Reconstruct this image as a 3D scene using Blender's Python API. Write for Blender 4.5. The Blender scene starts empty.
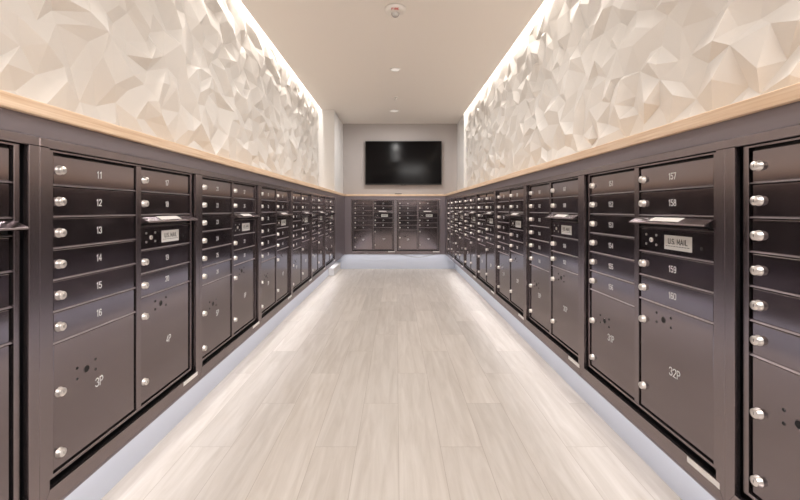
import bpy, bmesh, math, random
from mathutils import Vector, Matrix
from mathutils.geometry import delaunay_2d_cdt

scene = bpy.context.scene
COL = scene.collection
PI = math.pi

# ------------------------------------------------------------------ camera
H = 1.10                      # eye height
cam_d = bpy.data.cameras.new('camera')
cam_d.sensor_width = 36.0
cam_d.lens = 36.0 * 384 / 800
cam_d.shift_x = 4 / 800
cam_d.shift_y = -40.5 / 800
cam_d.clip_start = 0.02
cam = bpy.data.objects.new('camera', cam_d)
cam.location = (0, 0, H)
cam.rotation_euler = (PI / 2, 0, 0)
COL.objects.link(cam)
scene.camera = cam

# ------------------------------------------------------------------ world, exposure
scene.view_settings.view_transform = 'Standard'
scene.view_settings.look = 'None'
scene.view_settings.gamma = 1
scene.view_settings.use_curve_mapping = False
scene.view_settings.exposure = 1.48
world = bpy.data.worlds.new('world')
scene.world = world
world.use_nodes = True
world.node_tree.nodes['Background'].inputs[0].default_value = (0.80, 0.86, 1.0, 1)
world.node_tree.nodes['Background'].inputs[1].default_value = 0.6

# ------------------------------------------------------------------ key dimensions
XL, XR, YB = -0.93, 0.895, 6.97        # cabinet faces
YF = -3.0                              # wall behind the viewer
PITCH = 0.813
Z0, Z1 = 0.297, 1.290                  # trim bottom / top
ZW0, ZW1 = 1.342, 1.379                # wooden ledge
ZC = 2.695                             # ceiling
XCL, XCR = -1.187, 1.133               # ceiling edges (cove slots beyond)
XTL, XTR = -1.272, 1.217               # sculpted wall planes
TOE = 0.19
YUB = 7.15                             # upper back wall


def area(name, loc, size, rot, power, color, spread=PI):
    l = bpy.data.lights.new(name, 'AREA')
    l.shape = 'RECTANGLE'
    l.size, l.size_y = size
    l.energy = power
    l.color = color
    l.spread = spread
    o = bpy.data.objects.new(name, l)
    o.location = loc
    o.rotation_euler = rot
    COL.objects.link(o)
    return o

WARM = (1.0, 0.95, 0.89)
COOL = (1.0, 0.96, 0.96)
# LED tape in the two ceiling coves, washing down the sculpted walls
area('cove_light_left', (XCL - 0.018, 1.6, 2.995), (0.03, 9.0), (0, 0, 0), 23, WARM)
area('cove_light_right', (XCR + 0.018, 1.75, 2.995), (0.03, 9.3), (0, 0, 0), 23, WARM)
# cool LED tape under the mailbox cabinets, washing the toe walls
area('toe_light_left', (XL - 0.10, 1.95, Z0 - 0.018), (0.02, 9.7), (0, 0, 0), 4.2, COOL)
area('toe_light_right', (XR + 0.10, 1.95, Z0 - 0.018), (0.02, 9.7), (0, 0, 0), 4.2, COOL)
area('toe_light_back', (0, YB + 0.08, Z0 - 0.018), (1.9, 0.02), (0, 0, 0), 0.4, COOL)
# fill beams added along the ceiling centreline, the nearest without a fitting
for dl_y in (2.56, 4.36, 6.17):
    area('downlight_fill', (-0.01, dl_y, 2.695 - 0.008), (0.11, 0.11), (0, 0, 0), 6.0, (1.0, 0.97, 0.94))
# broad fill light added overhead, unseen behind the viewer, to brighten the room
area('rear_fill_light', (0.62, -1.3, 2.68), (0.9, 2.8), (0, 0, 0), 36, (1.0, 0.98, 0.96))


# ------------------------------------------------------------------ materials
def new_mat(name):
    m = bpy.data.materials.new(name)
    m.use_nodes = True
    nt = m.node_tree
    return m, nt, nt.nodes['Principled BSDF']

def simple(name, color, rough=0.5, metal=0.0, spec=0.5, bump=0.0, bscale=200.0, var=0.0):
    m, nt, b = new_mat(name)
    b.inputs['Base Color'].default_value = (*color, 1)
    b.inputs['Roughness'].default_value = rough
    b.inputs['Metallic'].default_value = metal
    b.inputs['Specular IOR Level'].default_value = spec
    geo = nt.nodes.new('ShaderNodeNewGeometry')
    n = nt.nodes.new('ShaderNodeTexNoise')
    n.inputs['Scale'].default_value = bscale
    n.inputs['Detail'].default_value = 3
    nt.links.new(geo.outputs['Position'], n.inputs['Vector'])
    if bump > 0:
        bp = nt.nodes.new('ShaderNodeBump')
        bp.inputs['Strength'].default_value = bump
        bp.inputs['Distance'].default_value = 0.001
        nt.links.new(n.outputs['Fac'], bp.inputs['Height'])
        nt.links.new(bp.outputs['Normal'], b.inputs['Normal'])
    if var > 0:
        r = nt.nodes.new('ShaderNodeMapRange')
        r.inputs['To Min'].default_value = rough - var
        r.inputs['To Max'].default_value = rough + var
        nt.links.new(n.outputs['Fac'], r.inputs['Value'])
        nt.links.new(r.outputs['Result'], b.inputs['Roughness'])
    return m

def floor_material():
    m, nt, b = new_mat('light_oak_planks')
    L = nt.links
    def math_(op, a, c=None):
        n = nt.nodes.new('ShaderNodeMath'); n.operation = op
        for i, v in enumerate((a, c)):
            if v is None: continue
            if isinstance(v, (int, float)): n.inputs[i].default_value = v
            else: L.new(v, n.inputs[i])
        return n.outputs[0]
    geo = nt.nodes.new('ShaderNodeNewGeometry')
    sep = nt.nodes.new('ShaderNodeSeparateXYZ')
    L.new(geo.outputs['Position'], sep.inputs[0])
    u = math_('DIVIDE', math_('SUBTRACT', sep.outputs['X'], 0.012), 0.194)
    cu = math_('FLOOR', u)
    v = math_('DIVIDE', math_('SUBTRACT', math_('SUBTRACT', sep.outputs['Y'], 2.58), math_('MULTIPLY', cu, 0.4)), 1.2)
    cv = math_('FLOOR', v)
    fu, fv = math_('FRACT', u), math_('FRACT', v)
    du = math_('MULTIPLY', math_('MINIMUM', fu, math_('SUBTRACT', 1.0, fu)), 0.194)
    dv = math_('MULTIPLY', math_('MINIMUM', fv, math_('SUBTRACT', 1.0, fv)), 1.2)
    d = math_('MINIMUM', du, dv)
    seam = math_('LESS_THAN', d, 0.0012)
    comb = nt.nodes.new('ShaderNodeCombineXYZ')
    L.new(cu, comb.inputs[0]); L.new(cv, comb.inputs[1])
    wn = nt.nodes.new('ShaderNodeTexWhiteNoise'); wn.noise_dimensions = '2D'
    L.new(comb.outputs[0], wn.inputs['Vector'])
    # grain, shifted per plank
    mp = nt.nodes.new('ShaderNodeVectorMath'); mp.operation = 'MULTIPLY'
    mp.inputs[1].default_value = (11.0, 1.0, 1.0)
    L.new(geo.outputs['Position'], mp.inputs[0])
    ad = nt.nodes.new('ShaderNodeVectorMath'); ad.operation = 'MULTIPLY_ADD'
    ad.inputs[1].default_value = (7, 13, 3)
    L.new(wn.outputs['Color'], ad.inputs[0]); L.new(mp.outputs[0], ad.inputs[2])
    g = nt.nodes.new('ShaderNodeTexNoise')
    g.inputs['Scale'].default_value = 2.0; g.inputs['Detail'].default_value = 7
    g.inputs['Roughness'].default_value = 0.6; g.inputs['Distortion'].default_value = 0.7
    L.new(ad.outputs[0], g.inputs['Vector'])
    ramp = nt.nodes.new('ShaderNodeValToRGB')
    ramp.color_ramp.elements[0].position = 0.25
    ramp.color_ramp.elements[0].color = (0.51, 0.455, 0.40, 1)
    ramp.color_ramp.elements[1].position = 0.72
    ramp.color_ramp.elements[1].color = (0.67, 0.62, 0.57, 1)
    L.new(g.outputs['Fac'], ramp.inputs[0])
    hsv = nt.nodes.new('ShaderNodeHueSaturation')
    mr = nt.nodes.new('ShaderNodeMapRange')
    mr.inputs['To Min'].default_value = 0.93; mr.inputs['To Max'].default_value = 1.05
    L.new(wn.outputs['Value'], mr.inputs['Value'])
    L.new(mr.outputs['Result'], hsv.inputs['Value'])
    L.new(ramp.outputs[0], hsv.inputs['Color'])
    mix = nt.nodes.new('ShaderNodeMix'); mix.data_type = 'RGBA'
    L.new(math_('MULTIPLY', seam, 0.5), mix.inputs['Factor'])
    L.new(hsv.outputs[0], mix.inputs['A'])
    mix.inputs['B'].default_value = (0.28, 0.22, 0.17, 1)
    L.new(mix.outputs['Result'], b.inputs['Base Color'])
    b.inputs['Roughness'].default_value = 0.42
    b.inputs['Specular IOR Level'].default_value = 0.35
    bp = nt.nodes.new('ShaderNodeBump')
    bp.inputs['Strength'].default_value = 0.08; bp.inputs['Distance'].default_value = 0.002
    L.new(g.outputs['Fac'], bp.inputs['Height']); L.new(bp.outputs[0], b.inputs['Normal'])
    return m

def ledge_material():
    m, nt, b = new_mat('pale_maple')
    geo = nt.nodes.new('ShaderNodeNewGeometry')
    mp = nt.nodes.new('ShaderNodeVectorMath'); mp.operation = 'MULTIPLY'
    mp.inputs[1].default_value = (3.0, 1.2, 45.0)
    nt.links.new(geo.outputs['Position'], mp.inputs[0])
    n = nt.nodes.new('ShaderNodeTexNoise')
    n.inputs['Scale'].default_value = 3; n.inputs['Detail'].default_value = 6; n.inputs['Distortion'].default_value = 0.5
    nt.links.new(mp.outputs[0], n.inputs['Vector'])
    r = nt.nodes.new('ShaderNodeValToRGB')
    r.color_ramp.elements[0].position = 0.3
    r.color_ramp.elements[0].color = (0.72, 0.49, 0.31, 1)
    r.color_ramp.elements[1].position = 0.7
    r.color_ramp.elements[1].color = (0.94, 0.74, 0.56, 1)
    nt.links.new(n.outputs['Fac'], r.inputs[0])
    nt.links.new(r.outputs[0], b.inputs['Base Color'])
    b.inputs['Roughness'].default_value = 0.45
    return m

M = {
    'floor': floor_material(),
    'ledge': ledge_material(),
    'sculpt': simple('cast_plaster_panel', (0.69, 0.66, 0.625), 0.55, spec=0.3, bump=0.1, bscale=60),
    'plaster': simple('white_plaster', (0.78, 0.77, 0.76), 0.7, spec=0.2, bump=0.05),
    'ceiling': simple('ceiling_paint', (0.89, 0.86, 0.83), 0.8, spec=0.2, bump=0.03),
    'grey_wall': simple('grey_wall_paint', (0.50, 0.465, 0.455), 0.7, spec=0.2, bump=0.03),
    'toe': simple('toe_wall_paint', (0.68, 0.72, 0.81), 0.6, spec=0.3, bump=0.03),
    'cladding': simple('dark_laminate', (0.27, 0.235, 0.255), 0.42, metal=0.7, spec=0.5, bump=0.05),
    'trim': simple('dark_bronze_trim', (0.29, 0.25, 0.26), 0.25, metal=0.96, bump=0.0, bscale=900),
    'lip': simple('light_catch_bronze', (0.42, 0.37, 0.38), 0.38, metal=0.9),  # paler bronze: the bright line of light on shelf edges, put into colour
    'door': simple('dark_bronze_door', (0.26, 0.226, 0.24), 0.12, metal=0.98, bump=0.0, bscale=900),
    'gap': simple('black_housing', (0.008, 0.008, 0.009), 0.5),
    'chrome': simple('satin_chrome', (0.90, 0.86, 0.83), 0.34, metal=0.9),
    'slot': simple('keyway_black', (0.03, 0.028, 0.026), 0.5),
    'hole': simple('hole_shade_black', (0.004, 0.004, 0.004), 0.7),  # flat black for the darkness inside holes
    'number': simple('white_number_paint', (0.93, 0.93, 0.93), 0.5),
    'sticker': simple('white_sticker', (0.93, 0.90, 0.87), 0.5),
    'plate': simple('silver_plate', (0.74, 0.73, 0.71), 0.45, metal=0.1),
    'ink': simple('black_ink', (0.02, 0.02, 0.02), 0.6),
    'tv_body': simple('tv_black_plastic', (0.008, 0.008, 0.009), 0.35),
    'screen': simple('tv_glass', (0.003, 0.0025, 0.003), 0.12, spec=0.14),
    'white_plastic': simple('white_plastic', (0.82, 0.80, 0.77), 0.4),
    'clear': simple('strobe_lens', (0.42, 0.40, 0.38), 0.15, spec=0.8),
    'red': simple('red_lettering', (0.62, 0.03, 0.03), 0.5),
    'strip': simple('led_strip_silicone', (0.52, 0.54, 0.57), 0.4),
    'alu': simple('satin_aluminium', (0.62, 0.60, 0.58), 0.35, metal=0.8),
}

_m, _nt, _b = new_mat('downlight_lens_glow')  # faint glow added so the unlit-looking lenses stand out
_b.inputs['Base Color'].default_value = (.8, .78, .75, 1)
_b.inputs['Emission Color'].default_value = (1.0, .96, .92, 1)
_b.inputs['Emission Strength'].default_value = 0.14
M['lamp'] = _m

# ------------------------------------------------------------------ mesh helpers
class MB:
    """collects shapes; build() links them as ONE mesh object"""
    def __init__(s):
        s.bm = bmesh.new(); s.mats = []
    def _mi(s, mat):
        if mat not in s.mats: s.mats.append(mat)
        return s.mats.index(mat)
    def _merge(s, b, mat, mtx=None):
        i = s._mi(mat)
        for f in b.faces: f.material_index = i
        if mtx is not None: bmesh.ops.transform(b, matrix=mtx, verts=b.verts)
        me = bpy.data.meshes.new('tmp'); b.to_mesh(me); b.free()
        s.bm.from_mesh(me); bpy.data.meshes.remove(me)
    def box(s, x0, x1, y0, y1, z0, z1, mat, bevel=0.0, seg=1, mtx=None):
        b = bmesh.new()
        bmesh.ops.create_cube(b, size=1)
        for v in b.verts:
            v.co = Vector((x0 + (v.co.x + .5) * (x1 - x0), y0 + (v.co.y + .5) * (y1 - y0), z0 + (v.co.z + .5) * (z1 - z0)))
        if bevel > 0:
            bmesh.ops.bevel(b, geom=b.edges[:], offset=bevel, segments=seg, affect='EDGES', profile=0.5)
        s._merge(b, mat, mtx); return s
    def lathe(s, prof, mat, mtx=None, n=24, smooth=True):
        """prof: (radius, height) pairs turned round z"""
        b = bmesh.new(); rings = []
        for r, h in prof:
            if r < 1e-6: rings.append([b.verts.new((0, 0, h))])
            else: rings.append([b.verts.new((r * math.cos(2 * PI * k / n), r * math.sin(2 * PI * k / n), h)) for k in range(n)])
        for a, c in zip(rings, rings[1:]):
            for k in range(n):
                k2 = (k + 1) % n
                if len(a) == 1 and len(c) == 1: break
                if len(a) == 1: f = b.faces.new((a[0], c[k2], c[k]))
                elif len(c) == 1: f = b.faces.new((a[k], a[k2], c[0]))
                else: f = b.faces.new((a[k], a[k2], c[k2], c[k]))
                f.smooth = smooth
        bmesh.ops.recalc_face_normals(b, faces=b.faces)
        s._merge(b, mat, mtx); return s
    def prism(s, pts, axis_pts, mat, bevel=0.0):
        """pts: polygon corners (list of Vector) ; axis_pts: extrusion Vector"""
        b = bmesh.new()
        a = [b.verts.new(p) for p in pts]
        c = [b.verts.new(p + axis_pts) for p in pts]
        b.faces.new(a); b.faces.new(c[::-1])
        for i in range(len(a)):
            j = (i + 1) % len(a)
            b.faces.new((a[i], c[i], c[j], a[j]))
        bmesh.ops.recalc_face_normals(b, faces=b.faces)
        if bevel > 0:
            bmesh.ops.bevel(b, geom=b.edges[:], offset=bevel, segments=1, affect='EDGES')
        s._merge(b, mat); return s
    def mesh(s, name):
        me = bpy.data.meshes.new(name)
        s.bm.to_mesh(me); s.bm.free()
        for m in s.mats: me.materials.append(M[m])
        return me
    def build(s, name, parent=None):
        return link(name, s.mesh(name), parent)

def link(name, me, parent=None, loc=(0, 0, 0)):
    o = bpy.data.objects.new(name, me)
    o.location = loc
    COL.objects.link(o)
    if parent is not None: o.parent = parent
    return o

def struct(name, mb):
    o = mb.build(name); o['kind'] = 'structure'; return o

def thing(name, label, cat, loc=(0, 0, 0), rotz=0.0, group=None):
    o = bpy.data.objects.new(name, None)
    o.empty_display_size = 0.1
    o.location = loc; o.rotation_euler = (0, 0, rotz)
    COL.objects.link(o)
    o['label'] = label; o['category'] = cat
    if group: o['group'] = group
    return o

def arc(cx, cy, rx, ry, a0, a1, n=9):
    return [(cx + rx * math.cos(math.radians(a0 + (a1 - a0) * k / n)), cy + ry * math.sin(math.radians(a0 + (a1 - a0) * k / n))) for k in range(n + 1)]
# single-stroke lettering: width 0.5, height 1
GLYPH = {
    '0': [arc(.25, .75, .25, .25, 0, 180) + arc(.25, .25, .25, .25, 180, 360) + [(.5, .75)]],
    '1': [[(.12, .80), (.30, 1.0), (.30, 0)]],
    '2': [arc(.25, .74, .25, .26, 170, -25) + [(0, 0), (.5, 0)]],
    '3': [arc(.24, .75, .24, .25, 160, -80) + arc(.24, .26, .26, .26, 85, -160)],
    '4': [[(.38, 0), (.38, 1), (0, .28), (.52, .28)]],
    '5': [[(.46, 1), (.06, 1), (.03, .56)] + arc(.24, .31, .26, .31, 125, -155)],
    '6': [arc(.26, .72, .24, .28, 40, 180) + [(.02, .3)] + arc(.25, .29, .24, .29, 180, 540, 16)],
    '7': [[(0, 1), (.5, 1), (.16, 0)]],
    '8': [arc(.25, .76, .21, .24, -90, 270, 16), arc(.25, .26, .25, .26, 90, 450, 16)],
    '9': [arc(.24, .28, .24, .28, 220, 360) + [(.48, .7)] + arc(.25, .71, .24, .29, 0, 360, 16)],
    'P': [[(.02, 0), (.02, 1), (.28, 1)] + arc(.28, .74, .22, .26, 90, -90) + [(.02, .48)]],
    'U': [[(0, 1), (0, .25)] + arc(.25, .25, .25, .25, 180, 360) + [(.5, 1)]],
    'S': [arc(.25, .75, .24, .25, 35, 270) + arc(.25, .25, .25, .25, 90, -145)],
    'M': [[(0, 0), (0, 1), (.3, .25), (.6, 1), (.6, 0)]],
    'A': [[(0, 0), (.27, 1), (.54, 0)], [(.09, .32), (.45, .32)]],
    'I': [[(.1, 0), (.1, 1)]],
    'L': [[(.04, 1), (.04, 0), (.44, 0)]],
    'F': [[(.04, 0), (.04, 1), (.46, 1)], [(.04, .52), (.38, .52)]],
    'R': [[(.02, 0), (.02, 1), (.28, 1)] + arc(.28, .74, .22, .26, 90, -90) + [(.02, .48)], [(.26, .48), (.5, 0)]],
    'E': [[(.46, 1), (.04, 1), (.04, 0), (.46, 0)], [(.04, .52), (.38, .52)]],
    '.': [[(.03, 0), (.03, .17)]],
}
ADV = {'M': .84, 'A': .74, 'I': .40, '.': .26, ' ': .36, '1': .60, 'L': .62}
_text = {}
def text_mesh(s, size, mat, sx=1.0, w=.13):
    """flat stroke lettering in the xz plane, facing -y, centred on the origin; size = cap height"""
    key = (s, size, mat, sx, w)
    if key in _text: return _text[key]
    bm = bmesh.new(); x = 0.0; hw = w / 2
    def quad(pts):
        vs = [bm.verts.new((p[0] * size * sx, 0, (p[1] - .5) * size)) for p in pts]
        bm.faces.new(vs)
    for ch in s:
        for line in GLYPH.get(ch, []):
            pts = [Vector((p[0] + x, p[1])) for p in line]
            n = len(pts); L = []; R_ = []
            for i, p in enumerate(pts):
                d0 = (pts[i] - pts[i - 1]).normalized() if i else None
                d1 = (pts[i + 1] - pts[i]).normalized() if i < n - 1 else None
                d = ((d0 or d1) + (d1 or d0))
                if d.length < 1e-4: d = d0
                d.normalize()
                nn = Vector((-d.y, d.x)); base = d0 or d1
                c = max(.45, abs(nn.dot(Vector((-base.y, base.x)))))
                e = p + (d * hw * (1 if i else -1) if i in (0, n - 1) and n > 2 else Vector((0, 0)))
                L.append(e + nn * hw / c); R_.append(e - nn * hw / c)
            for i in range(n - 1): quad((R_[i], R_[i + 1], L[i + 1], L[i]))
        x += ADV.get(ch, .70)
    if not bm.faces: raise ValueError(s)
    xs = [v.co.x for v in bm.verts]; m = (min(xs) + max(xs)) / 2
    for v in bm.verts: v.co.x -= m
    bmesh.ops.remove_doubles(bm, verts=bm.verts, dist=1e-7)
    r = bmesh.ops.extrude_face_region(bm, geom=bm.faces[:])
    for v in [g for g in r['geom'] if isinstance(g, bmesh.types.BMVert)]: v.co.y -= .0003
    bmesh.ops.recalc_face_normals(bm, faces=bm.faces)
    me = bpy.data.meshes.new('lettering'); bm.to_mesh(me); bm.free()
    me.materials.append(M[mat])
    _text[key] = me
    return me

# ------------------------------------------------------------------ room shell
struct('floor', MB().box(-1.45, 1.45, YF - .1, 7.45, -0.05, 0, 'floor'))
b = MB().box(XCL, XCR, YF, YUB, ZC, ZC + 0.33, 'ceiling')
b.box(-1.45, XCL, 6.15, YUB, ZC, ZC + 0.33, 'ceiling')
b.box(XCR, 1.45, 6.44, YUB, ZC, ZC + 0.33, 'ceiling')
b.box(-1.45, 1.45, YF - .1, 7.3, ZC + 0.34, ZC + 0.40, 'ceiling')
struct('ceiling', b)

def sculpted_wall(name, xw, sgn, y0, y1, z0, z1, seed, amp=0.054):
    """crumpled-paper relief: random triangulation with creased, slightly softened facets.
       sgn: direction towards the room"""
    rnd = random.Random(seed)
    cell = 0.092
    ny, nz = int((y1 - y0) / cell), int(round((z1 - z0) / cell))
    pts = []; h = []
    for i in range(ny + 1):
        for j in range(nz + 1):
            y = y0 + (y1 - y0) * i / ny; z = z0 + (z1 - z0) * j / nz
            if 0 < i < ny: y += rnd.uniform(-.46, .46) * cell
            if 0 < j < nz: z += rnd.uniform(-.46, .46) * cell
            if rnd.random() < 0.10 and 0 < i < ny and 0 < j < nz: continue
            pts.append(Vector((y, z)))
            fade = 1.0 if z < ZC - .17 else (.62 if z < ZC - .03 else .2)
            h.append(rnd.uniform(0, .45) if ((i + j) % 2) ^ (rnd.random() < .22) else rnd.uniform(.55, 1.0))
            h[-1] = .3 + (h[-1] - .3) * fade
    v2, e2, f2, vo, *_ = delaunay_2d_cdt(pts, [], [], 0, 1e-6)
    hh = [h[o[0]] if o else 0.5 for o in vo]
    bm = bmesh.new()
    vs = [bm.verts.new((xw + sgn * amp * hh[i], p.x, p.y)) for i, p in enumerate(v2)]
    for f in f2: bm.faces.new([vs[i] for i in f])
    bmesh.ops.subdivide_edges(bm, edges=bm.edges[:], cuts=2, use_grid_fill=True)
    for v in bm.verts: v.tag = v.is_boundary
    inner = [v for v in bm.verts if not v.is_boundary]
    bmesh.ops.smooth_vert(bm, verts=inner, factor=0.12, use_axis_x=True, use_axis_y=True, use_axis_z=True)
    # thickness: close back to a flat wall plane
    back = xw - sgn * 0.10
    bound = [e for e in bm.edges if e.is_boundary]
    r = bmesh.ops.extrude_edge_only(bm, edges=bound)
    for v in [g for g in r['geom'] if isinstance(g, bmesh.types.BMVert)]: v.co.x = back
    be = [e for e in bm.edges if e.is_boundary]
    bmesh.ops.holes_fill(bm, edges=be, sides=0)
    bmesh.ops.recalc_face_normals(bm, faces=bm.faces)
    me = bpy.data.meshes.new(name); bm.to_mesh(me); bm.free()
    me.materials.append(M['sculpt'])
    o = link(name, me); o['kind'] = 'structure'
    return o

sculpted_wall('wall_left', XTL, 1, YF, 6.15, ZW1, ZC + 0.34, 11)
sculpted_wall('wall_right', XTR, -1, YF, 6.44, ZW1, ZC + 0.34, 5)
# plain returns at the far end
struct('wall_left_rear', MB().box(-1.45, -0.985, 6.15, YUB, ZW1, ZC, 'plaster'))
struct('wall_right_rear', MB().box(1.14, 1.45, 6.44, YUB, ZW1, ZC, 'plaster'))
struct('wall_back', MB().box(-1.45, 1.45, YUB, YUB + .12, ZW1, ZC + .33, 'grey_wall'))
# lower walls: the toe walls stand back under the cabinets
b = MB().box(XL - TOE - .1, XL - TOE, YF, YB + 0.15, 0, Z0 - .012, 'toe')
struct('baseboard_left', b)
struct('baseboard_right', MB().box(XR + TOE, XR + TOE + .1, YF, YB + 0.15, 0, Z0 - .012, 'toe'))
struct('baseboard_back', MB().box(XL - TOE, XR + TOE, YB + 0.15, YB + .25, 0, Z0 - .012, 'toe'))
# wall behind the viewer, with unseen black slabs added to darken reflections
b = MB().box(-1.45, 1.45, YF - .1, YF, 0, ZC + .34, 'grey_wall')
struct('wall_front', b)
struct('dark_reflection_panel', MB().box(.03, 1.2, YF, YF + .03, 0, ZW0, 'gap').box(-1.2, -1.01, YF, YF + .03, 0, ZW0, 'gap'))
struct('dark_reflection_door', MB().box(-1.0, .02, YF, YF + .04, 0, 2.25, 'gap', bevel=.004))

# dark cladding that the mailbox units are set into
BAND0 = Z1 + 0.001
def cladding(name, boxes):
    b = MB()
    for q in boxes: b.box(*q, 'cladding', bevel=0.001)
    return struct(name, b)
L_START, L_END = 1.003 - PITCH, 1.003 + 6 * PITCH
R_START, R_END = 1.045 - PITCH, 1.045 + 7 * PITCH
C = 0.004
cladding('trim_1', [(XL - .30, XL - C, YF, YB + .3, BAND0, ZW0),
                    (XL - .03, XL - C, YF, L_START - .001, Z0, BAND0),
                    (XL - .03, XL - C, L_END + .001, YB + .3, Z0, BAND0),
                    (XL - .30, XL - .003, YF, YB + .3, Z0 - .012, Z0 - .001)])
cladding('trim_2', [(XR + C, XR + .30, YF, YB + .3, BAND0, ZW0),
                    (XR + C, XR + .03, YF, R_START - .001, Z0, BAND0),
                    (XR + C, XR + .03, R_END + .001, YB + .3, Z0, BAND0),
                    (XR + .003, XR + .30, YF, YB + .3, Z0 - .012, Z0 - .001)])
XB = -0.008
cladding('trim_3', [(XL - C + .001, XR + C - .001, YB + C, YB + .18, BAND0, ZW0),
                    (XL - C + .001, XB - PITCH - .001, YB + C, YB + .03, Z0, BAND0),
                    (XB + PITCH + .001, XR + C - .001, YB + C, YB + .03, Z0, BAND0),
                    (XL - .002, XR + .002, YB + .003, YB + .25, Z0 - .012, Z0 - .001)])
# wooden ledge
NOSE = 0.012
b = MB().box(XL - .36, XL + NOSE, YF, YUB, ZW0, ZW1 - .0005, 'ledge', bevel=0.002)
struct('trim_4', b)
struct('trim_5', MB().box(XR - NOSE, XR + .36, YF, YUB, ZW0, ZW1 - .0005, 'ledge', bevel=0.002))
struct('trim_6', MB().box(XL + NOSE + .0005, XR - NOSE - .0005, YB - NOSE, YUB, ZW0, ZW1 - .0005, 'ledge', bevel=0.002))

# ------------------------------------------------------------------ shared part meshes
DW = 0.329
D1, D2 = 0.060, 0.424           # left edges of the two door columns
TOP = 1.255 - Z0                # everything in a unit is measured from its base
P = 0.088
BOT = 0.375 - Z0
FY, BY = 0.019, 0.030           # door front / back, measured in from the trim face

def lock_mesh():
    b = MB()
    R = Matrix.Rotation(PI / 2, 4, 'X')
    b.lathe([(0.0135, 0.0), (0.0135, 0.002), (0.0118, 0.003), (0.0118, 0.012), (0.0108, 0.0135), (0, 0.0137)], 'chrome', R, n=20)
    b.box(-0.0007, 0.0007, -0.0145, -0.0132, -0.0035, 0.0035, 'slot')
    b.lathe([(0.0058, 0.0), (0.0058, 0.0139), (0.0052, 0.0142), (0, 0.0142)], 'chrome', R, n=14)
    return b.mesh('lock')
LOCK = lock_mesh()

def door_mesh(h):
    """origin at the door's lower left corner on its front face"""
    b = MB()
    b.box(0, DW, 0, BY - FY, 0, h, 'door', bevel=0.0022, seg=2)
    return b.mesh('door')

def parcel_mesh(h, hx, hz):
    """panel with black discs standing in for the dark of its holes"""
    b = MB()
    b.box(0, DW, 0, BY - FY, 0, h, 'door', bevel=0.0022, seg=2)
    R = Matrix.Rotation(PI / 2, 4, 'X')
    for dx, dz, r in ((0, 0, .0098), (-.035, .016, .0042), (-.035, -.016, .0042), (.035, .016, .0042), (.035, -.016, .0042)):
        T = Matrix.Translation((hx + dx, 0, hz + dz)) @ R
        b.lathe([(r * .99, 0.0), (r * .99, 0.0006), (0, 0.0006)], 'hole', T, n=16, smooth=False)
        b.lathe([(r, 0.0), (r * 1.18, 0.0002), (r * 1.12, 0.0008), (r, 0.0009), (r, 0.0)], 'door', T, n=16)
    return b.mesh('door')

SMALL = door_mesh(P - 0.0065)
H1 = TOP - 6 * P - BOT - .0035
H2 = TOP - 5.5 * P - BOT - .0035
PAR1 = parcel_mesh(H1, 0.115, H1 - .112)
PAR2 = parcel_mesh(H2, 0.122, H2 - .045)

def frame_mesh():
    """flat mitred trim round the unit"""
    b = MB(); W = PITCH - .0006; hh = Z1 - Z0
    l, r_, t, bo = .029, W - .029, hh - .025, .048
    D = Vector((0, .016, 0)); g = .0004
    b.prism([Vector(p) for p in ((0, 0, 0), (l, 0, bo), (l, 0, t), (0, 0, t))], D, 'trim', .0008)
    b.prism([Vector(p) for p in ((W, 0, 0), (W, 0, t), (r_, 0, t), (r_, 0, bo))], D, 'trim', .0008)
    b.box(-.0003, W + .0003, 0, .016, t + g, hh, 'trim', bevel=.0022)
    b.prism([Vector(p) for p in ((g, 0, 0), (W - g, 0, 0), (r_, 0, bo - g), (l, 0, bo - g))], D, 'trim', .0008)
    return b.mesh('trim_frame')
FRAME = frame_mesh()

def housing_mesh():
    b = MB(); W = PITCH
    b.box(.012, W - .012, BY + .001, .20, .006, Z1 - Z0 - .008, 'gap')
    e = .0010; y0, y1 = .0135, BY + .001
    b.box(.040, .0545, y0, y1, BOT - .014, TOP + .009, 'trim', bevel=e)
    b.box(W - .0545, W - .040, y0, y1, BOT - .014, TOP + .009, 'trim', bevel=e)
    b.box(.0545, W - .0545, y0, y1, BOT - .014, BOT - .005, 'trim', bevel=e)
    b.box(.0545, W - .0545, y0, y1, TOP + .003, TOP + .009, 'trim', bevel=e)
    b.box(D1 + DW + .0045, D2 - .0045, y0, y1, BOT - .005, TOP + .003, 'trim', bevel=e)
    # thin shelf edges between the doors, paler and slanted to imitate caught light
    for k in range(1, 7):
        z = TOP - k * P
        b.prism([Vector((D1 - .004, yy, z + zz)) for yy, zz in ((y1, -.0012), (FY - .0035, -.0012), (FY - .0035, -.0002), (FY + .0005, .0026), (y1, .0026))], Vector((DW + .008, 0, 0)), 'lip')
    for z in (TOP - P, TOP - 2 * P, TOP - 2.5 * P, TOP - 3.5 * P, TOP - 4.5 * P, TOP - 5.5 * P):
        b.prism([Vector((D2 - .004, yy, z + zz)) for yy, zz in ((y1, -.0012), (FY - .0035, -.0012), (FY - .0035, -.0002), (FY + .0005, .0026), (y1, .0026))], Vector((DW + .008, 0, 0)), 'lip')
    return b.mesh('housing')
HOUSING = housing_mesh()

def hood_mesh():
    """sloping flap over the outgoing-mail slot; origin at the slot's top left"""
    b = MB(); w = DW + .022
    # sloping top with a rolled front lip and two cheeks
    prof = [(0.006, 0.0), (-0.036, -0.022), (-0.037, -0.027), (-0.034, -0.027), (-0.033, -0.024), (0.006, -0.004)]
    b.prism([Vector((-.011, y, z)) for y, z in prof], Vector((w, 0, 0)), 'trim', .0005)
    for x in (-.010, w - .0125):
        b.prism([Vector((x, y, z)) for y, z in ((.004, -.002), (-.032, -.0225), (-.032, -.026), (.004, -.034))], Vector((.0015, 0, 0)), 'trim')
    return b.mesh('mail_slot_hood')
HOOD = hood_mesh()

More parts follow.
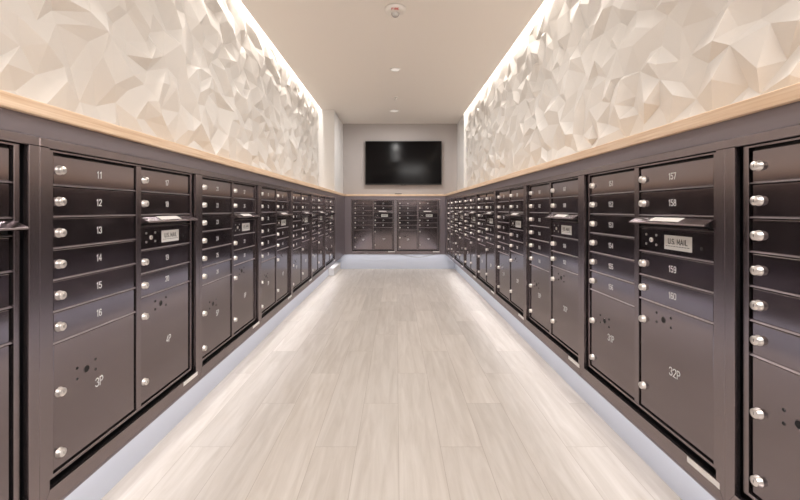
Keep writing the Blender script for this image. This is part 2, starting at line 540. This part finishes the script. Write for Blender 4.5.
def slot_mesh():
    b = MB()
    b.box(0, DW, .004, BY - FY, -P * .5 + .003, -.002, 'gap')
    b.box(.02, DW - .02, -.001, .004, -P * .5 + .004, -P * .5 + .008, 'trim', bevel=.0008)
    return b.mesh('mail_slot')
SLOT = slot_mesh()

def hood_label_mesh():
    b = MB()
    # lies on the sloping top, width .13
    n = Vector((0, 0.022, -0.042)).normalized()  # down-slope helper
    sl = (0.0 - (-0.022)) / (0.006 + 0.036)
    def pt(x, t, lift):
        y = 0.006 - 0.042 * t; z = -0.022 * t
        return Vector((x, y - .46 * lift, z + .88 * lift))
    pts = [pt(.085, .24, .0001), pt(.225, .24, .0001), pt(.225, .78, .0001), pt(.085, .78, .0001)]
    b.prism(pts, Vector((0, -.0002, .0004)), 'sticker')
    return b.mesh('hood_label')
HOODLABEL = hood_label_mesh()

def arrow_lock_mesh():
    b = MB(); R = Matrix.Rotation(PI / 2, 4, 'X')
    b.lathe([(0.0085, 0.0), (0.0085, 0.002), (0.0075, 0.003), (0, 0.003)], 'chrome', R, n=18)
    b.box(-.0008, .0008, -.0034, -.0028, -.004, .004, 'slot')
    return b.mesh('master_lock')
MLOCK = arrow_lock_mesh()

def clip_mesh():
    b = MB(); R = Matrix.Rotation(PI / 2, 4, 'X')
    b.lathe([(0.0028, 0.0), (0.0042, 0.0), (0.0042, 0.0012), (0.0028, 0.0012), (0.0028, 0.0)], 'alu', R, n=12)
    b.lathe([(0.0028, 0.0), (0.0028, 0.0004), (0, 0.0004)], 'hole', R, n=12)
    return b.mesh('rivet')
RIVET = clip_mesh()

def plate_mesh():
    b = MB()
    b.box(-.061, .061, -.0012, 0, -.024, .024, 'plate', bevel=.0005)
    # small print under the words
    for k in range(9):
        b.box(-.054 + k * .012, -.0445 + k * .012, -.0015, -.0011, -.0125, -.0108, 'ink')
    return b.mesh('mail_plate')
PLATE = plate_mesh()
STICKER = MB().box(0, .118, -.0006, .0002, 0, .0165, 'sticker').mesh('paper_label')
def seal_mesh():
    b = MB(); R = Matrix.Rotation(PI / 2, 4, 'X')
    b.lathe([(0.0026, 0.0), (0.0052, 0.0), (0.0052, 0.0004), (0.0026, 0.0004), (0.0026, 0.0)], 'slot', R, n=12)
    return b.mesh('printed_mark')
SEAL = seal_mesh()

NUM = 0.0200
def mailbox_unit(idx, loc, rotz, label, group, seen=(True, True)):
    root = thing('mailbox_unit', label, 'mailbox', loc, rotz, group)
    link('trim_frame', FRAME, root)
    link('housing', HOUSING, root)
    first = idx * 10 + 1
    def door(me, x, z, h, num, lockz, locks, nx=.50, nz=None, size=NUM):
        d = link('door', me, root, (x, FY, z))
        for lz in locks: link('lock', LOCK, d, (.0180, 0, lz))
        link('number', text_mesh(num, size, 'number', .95, .11), d, (DW * nx, -.0004, h * .5 if nz is None else nz))
        return d
    hs = P - .0065
    for k in range(6):
        door(SMALL, D1, TOP - (k + 1) * P + .0025, hs, str(first + k), 0, (hs * .5,))
    door(PAR1, D1, BOT, H1, '%dP' % (2 * idx + 1), 0, (H1 - .137, .041), nz=H1 - .172, size=.026)
    for k, zt in enumerate((1, 2, 4.5, 5.5)):
        door(SMALL, D2, TOP - zt * P + .0025, hs, str(first + 6 + k), 0, (hs * .5,))
    door(PAR2, D2, BOT, H2, '%dP' % (2 * idx + 2), 0, (H2 - .070, .077), nx=.53, nz=H2 - .205, size=.026)
    # outgoing mail
    hd = link('mail_slot_hood', HOOD, root, (D2, FY, TOP - 2 * P - .001))
    link('hood_label', HOODLABEL, hd)
    link('mail_slot', SLOT, root, (D2, FY, TOP - 2 * P))
    pn = link('master_panel', SMALL, root, (D2, FY, TOP - 3.5 * P + .0025))
    link('master_lock', MLOCK, pn, (.060, 0, hs * .52))
    for dx, dz in ((-.028, .018), (-.028, -.016), (.026, .018), (.026, -.016)):
        link('rivet', RIVET, pn, (.060 + dx, 0, hs * .52 + dz))
    pl = link('mail_plate', PLATE, pn, (.188, 0, hs * .50))
    link('mark', SEAL, pn, (.285, 0, hs * .40))
    me = text_mesh('U.S. MAIL', .0165, 'ink', 1.08, .15)
    # lettering belongs to the plate; kept at the panel's second level
    t = link('lettering', me, pn, (.188, -.0014, hs * .50 + .004))
    st = link('paper_label', STICKER, root, (PITCH - .135, 0, .0285))
    return root

FROM = {0: 'nearest the camera', 1: 'second', 2: 'third', 3: 'fourth', 4: 'fifth', 5: 'sixth', 6: 'at the far end'}
for k in range(7):
    y = 1.003 + (k - 1) * PITCH
    lab = 'dark bronze mailbox unit numbered %d to %d, parcel lockers %dP and %dP, left wall' % (k * 10 + 1, k * 10 + 10, 2 * k + 1, 2 * k + 2)
    if k == 0: lab = 'dark bronze mailbox unit cut off by the left edge of the photo'
    if k == 6: lab = 'dark bronze mailbox unit numbered 61 to 70, farthest along left wall'
    mailbox_unit(k, (XL, y, Z0), PI / 2, lab, 'mailbox units along the left wall')
for k in range(2):
    x = XB - PITCH + k * PITCH
    lab = 'dark bronze mailbox unit on the back wall below the television, %s of the two' % ('left', 'right')[k]
    mailbox_unit(7 + k, (x, YB, Z0), 0, lab, 'mailbox units on the back wall')
for k in range(8):
    y = R_END - k * PITCH
    i = 9 + k
    lab = 'dark bronze mailbox unit numbered %d to %d, parcel lockers %dP and %dP, right wall' % (i * 10 + 1, i * 10 + 10, 2 * i + 1, 2 * i + 2)
    if k == 0: lab = 'dark bronze mailbox unit numbered 91 to 100, farthest along right wall'
    if k == 7: lab = 'dark bronze mailbox unit cut off by the right edge of the photo'
    mailbox_unit(i, (XR, y, Z0), -PI / 2, lab, 'mailbox units along the right wall')

# ------------------------------------------------------------------ television
tvx = (365.2 + 441.8) / 2 - 396
tvx = tvx / 54.4
t = thing('television', 'large black flat-screen television mounted high on the grey back wall', 'television', (tvx, YUB - .004, 1.558))
TW, TH = 1.408, 0.806
b = MB()
b.box(-TW / 2, TW / 2, -.062, -.030, 0, TH, 'tv_body', bevel=.003, seg=2)
b.box(-TW / 2 + .12, TW / 2 - .12, -.030, -.022, .08, TH - .15, 'tv_body', bevel=.003)
b.build('casing', t)
MB().box(-TW / 2 + .010, TW / 2 - .010, -.0635, -.0612, .018, TH - .010, 'screen', bevel=.0008).build('screen', t)
MB().box(-.045, .045, -.0635, -.050, -.008, .004, 'tv_body', bevel=.002).box(-.008, .008, -.0642, -.0633, -.001, .005, 'alu').build('sensor_bar', t)
b = MB().box(-.25, .25, -.022, 0, .2, .6, 'tv_body', bevel=.002)
b.build('wall_bracket', t)

# ------------------------------------------------------------------ small things
t = thing('remote_control', 'small dark remote lying on the wooden ledge under the television', 'remote control', (0.042, YUB - .06, ZW1))
MB().box(-.065, .065, -.018, .018, 0, .016, 'tv_body', bevel=.003, seg=2).build('remote_body', t)
b = MB()
for i in range(7):
    for j in (-.008, 0, .008):
        b.box(-.052 + i * .015, -.046 + i * .015, j - .002, j + .002, .0155, .0172, 'slot')
b.build('buttons', t)

def ceil_mtx(): return Matrix.Rotation(PI, 4, 'X')
# fire strobe
sx = (395.3 - 396) * 3.08 / 384
t = thing('fire_alarm_strobe', 'round white ceiling fire alarm strobe with red lettering, nearest ceiling fitting', 'fire alarm', (sx, 3.05, ZC))
MB().lathe([(0, 0), (.084, 0), (.084, .012), (.078, .022), (.060, .030), (0, .032)], 'white_plastic', ceil_mtx(), n=40).build('alarm_body', t)
b = MB()
R = Matrix.Translation((0, .012, 0)) @ ceil_mtx()
b.lathe([(.032, .028), (.032, .040), (.026, .052), (.014, .060), (0, .061)], 'clear', R, n=24)
b.lathe([(.034, .028), (.034, .034), (.032, .034), (.032, .028)], 'alu', R, n=24)
b.build('strobe_lens', t)
me = text_mesh('FIRE', .026, 'red', .95, .2).copy()
me.transform(Matrix.Rotation(PI / 2, 4, 'X'))       # lay it on the underside, tops towards the viewer
me.transform(Matrix.Translation((0, -.058, -.0310)))
link('red_lettering', me, t)

def downlight(px, py, wpx, label, lit):
    z = (ZC - H) * 384 / (209 - py)
    x = (px - 396) * z / 384
    r = wpx / 2 * z / 384
    t = thing('recessed_downlight', label, 'ceiling light', (x, z, ZC))
    t['group'] = 'recessed downlights along the ceiling centreline'
    MB().lathe([(r * .80, 0), (r, 0), (r, .004), (r * .92, .007), (r * .80, .004), (r * .80, 0)], 'white_plastic', ceil_mtx(), n=32).build('trim_ring', t)
    MB().lathe([(0, .001), (r * .45, .001), (r * .79, .003), (r * .79, .0005), (0, .0005)], 'lamp', ceil_mtx(), n=32).build('lens', t)
    return t, x, z
downlight(395.2, 69, 11, 'round recessed downlight in the middle of the ceiling, the nearer of two', 0)
downlight(394.3, 110.5, 9.5, 'round recessed downlight at the far end of the ceiling', 0)
z = (ZC - H) * 384 / (209 - 97)
t = thing('sprinkler_head', 'tiny ceiling sprinkler head between the two recessed downlights', 'sprinkler', (-.007, z, ZC))
MB().lathe([(0, 0), (.036, 0), (.036, .003), (.026, .006), (.010, .008), (0, .008)], 'plate', ceil_mtx(), n=24).build('cover_ring', t)
MB().lathe([(.008, .007), (.008, .018), (.003, .020), (.003, .030), (.016, .031), (.016, .033), (0, .033)], 'alu', ceil_mtx(), n=18).build('deflector', t)

# boxed pipe run in the far left corner at floor level
t = thing('skirting_box', 'low white boxed casing on the floor in the far left corner', 'pipe casing', (-1.07, 6.72, 0))
MB().box(-.049, .045, -.36, .38, 0, .115, 'plaster', bevel=.003).build('casing', t)
MB().box(-.049, .049, -.365, .38, .115, .128, 'plaster', bevel=.002).build('lid', t)

# loose LED strip sagging under the back cabinets
cu = bpy.data.curves.new('led', 'CURVE'); cu.dimensions = '3D'; cu.bevel_depth = .007; cu.bevel_resolution = 2
sp = cu.splines.new('POLY'); N = 28; sp.points.add(N)
for i in range(N + 1):
    u = i / N
    x = 0.08 + u * 0.62
    sp.points[i].co = (x, YB + .030 + .006 * math.sin(u * 5), Z0 - .021 - .046 * math.sin(PI * u) ** 1.5 , 1)
o = bpy.data.objects.new('led', cu)
me = bpy.data.meshes.new_from_object(o); bpy.data.objects.remove(o)
me.materials.clear(); me.materials.append(M['strip'])
o = link('led_strip', me)
o['label'] = 'thin pale light strip sagging loose under the back wall mailbox cabinets'
o['category'] = 'light strip'
